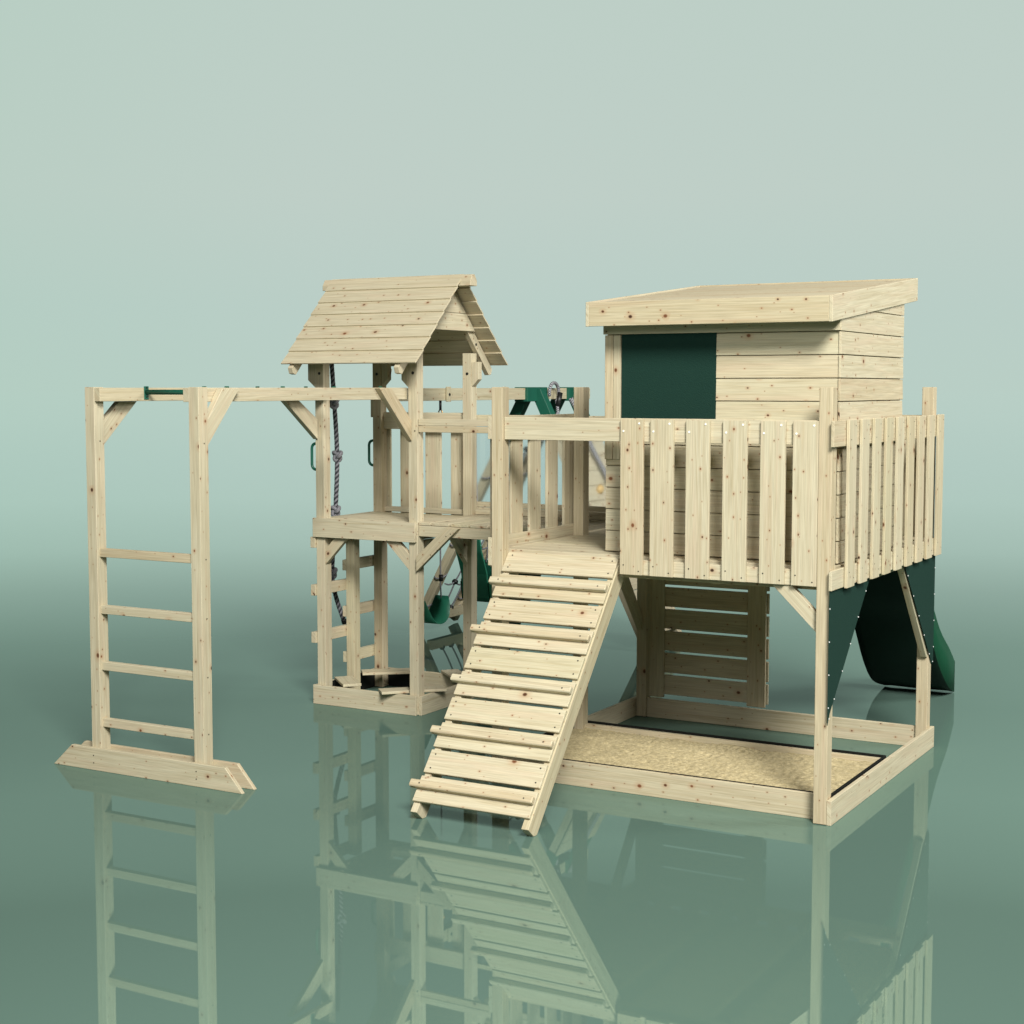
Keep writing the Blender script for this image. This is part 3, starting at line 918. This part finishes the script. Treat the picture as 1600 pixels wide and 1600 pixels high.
# belt swing -----------------------------------------------------
bs_ = thing('belt_swing', (-7.5, 11.82, .42), 'green belt swing seat hanging low on ropes behind the small tower', 'swing')
b = B()
ctr = (11.80, .45)
rows = []
N = 16
for i in range(N + 1):
    t = i / N * 2 - 1
    y = 11.765 + .195 * math.sin(t * 1.35) / math.sin(1.35); z = .44 + .22 * (abs(t) ** 2.2)
    hw = .12 * (1 - .42 * abs(t) ** 4)
    rows.append([b.bm.verts.new((-7.5 + s_ * hw, y, z + dz)) for dz in (0, .008) for s_ in ((-1, 1) if dz == 0 else (1, -1))])
k = b.mi(GREEN_LIGHT)
fs = []
for i in range(N):
    for j in range(4): fs.append(b.bm.faces.new((rows[i][j], rows[i + 1][j], rows[i + 1][(j + 1) % 4], rows[i][(j + 1) % 4])))
fs.append(b.bm.faces.new(rows[0])); fs.append(b.bm.faces.new(list(reversed(rows[-1]))))
bmesh.ops.recalc_face_normals(b.bm, faces=fs)
for f in fs: f.material_index = k; f.smooth = True
b.build('seat', bs_)
for sg in (-1, 1):
    y = 11.765 + sg * .182
    b = B(); b.tube([(-7.5, y, .65), (-7.5, y + sg * -.01, .80), (-7.5, 11.765 + sg * .182, 2.28)], .0075, ROPE_LIGHT, 6); b.build('rope', bs_)
    b = B(); b.tube([(-7.5, y, .80), (-7.5, y, .86)], .02, BLACK, 8); b.build('rope_clamp', bs_)
    b = B(); b.tube([(-7.5 + .02 * math.cos(a), 11.765 + sg * .182, 2.32 + .035 * math.sin(a)) for a in [q * math.pi / 5 for q in range(10)]], .006, BRASS, 6, True)
    b.tube([(-7.5, 11.765 + sg * .182, 2.35), (-7.5, 11.765 + sg * .182, 2.44)], .012, BLACK, 8); b.build('carabiner', bs_)

# bucket swing ---------------------------------------------------
bk = thing('bucket_swing', (-7.5, 12.7, .5), 'green high back bucket swing hanging behind the bridge', 'swing')
b = B()
prof = [(12.43, 1.14), (12.46, 1.02), (12.51, .92), (12.56, .80), (12.58, .66), (12.59, .57), (12.63, .53), (12.86, .53), (12.88, .66)]
pts = [(y, z) for y, z in prof] + [(y + .022, z + .012) for y, z in reversed(prof)]
for a in range(len(prof) - 1):
    (y0, z0), (y1, z1) = prof[a], prof[a + 1]
    n2 = Vector((0, z0 - z1, y1 - y0)).normalized() * .02
    b.px([(y0, z0), (y1, z1), (y1 + n2.y, z1 + n2.z), (y0 + n2.y, z0 + n2.z)], -7.66, -7.38, (1, 0, 0), GREEN_LIGHT, bevel=0)
b.build('seat_shell', bk)
for x in (-7.67, -7.37):
    b = B(); b.px([(12.57, .72), (12.60, .55), (12.87, .53), (12.87, .72), (12.70, .76)], x - .008, x + .008, (0, 1, 0), GREEN, bevel=.003)
    b.build('side_panel', bk)
b = B(); b.box(-7.66, -7.38, 12.872, 12.892, .53, .90, 'x', GREEN_DARK); b.build('front_guard', bk)
for x in (-7.56, -7.47):
    for y in (12.56, 12.86):
        b = B(); b.tube([(x, y, .82 if y < 12.6 else .88), (-7.5, 12.55 if y < 12.6 else 13.08, 2.44)], .0075, ROPE_LIGHT, 6); b.build('rope', bk)

# ================================================================== CLIMBING ROPE with knots by the small tower
def knot(b, c, r, mat, sc=.034):
    pts = []
    for i in range(40):
        t = i / 40 * 2 * math.pi
        pts.append(Vector(c) + Vector(((math.sin(t) + 2 * math.sin(2 * t)) * sc * .42, (-math.sin(3 * t)) * sc * .5, (math.cos(t) - 2 * math.cos(2 * t)) * sc * .42)))
    b.tube(pts, r, mat, 8, True)
def twisted(b, path, r, mat, pitch=.085, strands=4, seg=.008):
    P = [Vector(p) for p in path]
    ln = [0]
    for i in range(1, len(P)): ln.append(ln[-1] + (P[i] - P[i - 1]).length)
    n_ = int(ln[-1] / seg)
    def at(s_):
        for i in range(1, len(P)):
            if s_ <= ln[i] or i == len(P) - 1:
                f = (s_ - ln[i - 1]) / max(ln[i] - ln[i - 1], 1e-6); return P[i - 1].lerp(P[i], min(max(f, 0), 1))
    for k in range(strands):
        pts = []; mat = (ROPE, ROPE_DARK)[k % 2]
        for j in range(n_ + 1):
            s_ = ln[-1] * j / n_; c = at(s_)
            t = (at(min(s_ + .01, ln[-1])) - at(max(s_ - .01, 0))).normalized()
            a = t.cross(Vector((0, 1, 0))).normalized(); bb = t.cross(a)
            th_ = 2 * math.pi * (s_ / pitch + k / strands)
            pts.append(c + a * r * .52 * math.cos(th_) + bb * r * .52 * math.sin(th_))
        b.tube(pts, r * .58, mat, 6)
rope = thing('climbing_rope', (-7.7, 10.6, .57), 'thick grey twisted climbing rope with knots hanging beside the small tower', 'rope')
b = B()
pth = [(-7.7, 10.573, 2.77), (-7.7, 10.605, 2.449), (-7.7, 10.64, 1.984), (-7.7, 10.61, 1.515), (-7.7, 10.555, 1.019), (-7.7, 10.60, .813), (-7.7, 10.715, .585)]
sm = []
for i in range(len(pth) - 1):
    for q in range(6):
        f = q / 6; p0, p1, p2, p3 = (Vector(pth[max(i - 1, 0)]), Vector(pth[i]), Vector(pth[i + 1]), Vector(pth[min(i + 2, len(pth) - 1)]))
        sm.append(.5 * ((2 * p1) + (-p0 + p2) * f + (2 * p0 - 5 * p1 + 4 * p2 - p3) * f * f + (-p0 + 3 * p1 - 3 * p2 + p3) * f ** 3))
sm.append(Vector(pth[-1]))
twisted(b, sm, .0185, ROPE)
b.build('rope', rope)
for z, y in ((2.43, 10.605), (1.984, 10.645), (1.525, 10.61), (1.01, 10.555)):
    b = B(); knot(b, (-7.7, y, z), .0165, ROPE); b.build('knot', rope)
b = B(); b.tube([(-7.7, 10.712, .592), (-7.7, 10.727, .560)], .023, BLACK, 10); b.build('end_cap', rope)

# braided rope over the climbing wall
r2 = thing('climbing_rope', (-7.0, 14.0, 1.0), 'braided black and white rope looped over the far swing beam beside the green brackets', 'rope')
b = B()
c = Vector((-7.40, 13.98, 2.50))
loop = [Vector((-7.40 + .0 * math.cos(a), 13.94 + .10 * math.cos(a), 2.50 + .10 * math.sin(a))) for a in [math.radians(q) for q in range(200, -61, -15)]]
loop += [Vector((-7.36, 13.95, 2.30)), Vector((-7.33, 13.84, 2.25))]
b.tube(loop, .017, BRAID, 10); b.build('loop', r2)
b = B(); b.tube([(-7.37, 14.02, 2.50), (-7.38, 13.98, 2.36)], .026, BLACK, 10); b.build('clamp', r2)
b = B()
q0 = Vector((-7.435, 14.10, 2.50)) + ncl * .12
q0.y = 14.06
b.tube([q0 + dcl * (.12 + .09 * i) + Vector((0, .004 * i + .02 * math.sin(i * .8), 0)) for i in range(14)], .024, BRAID, 10); b.build('rope', r2)
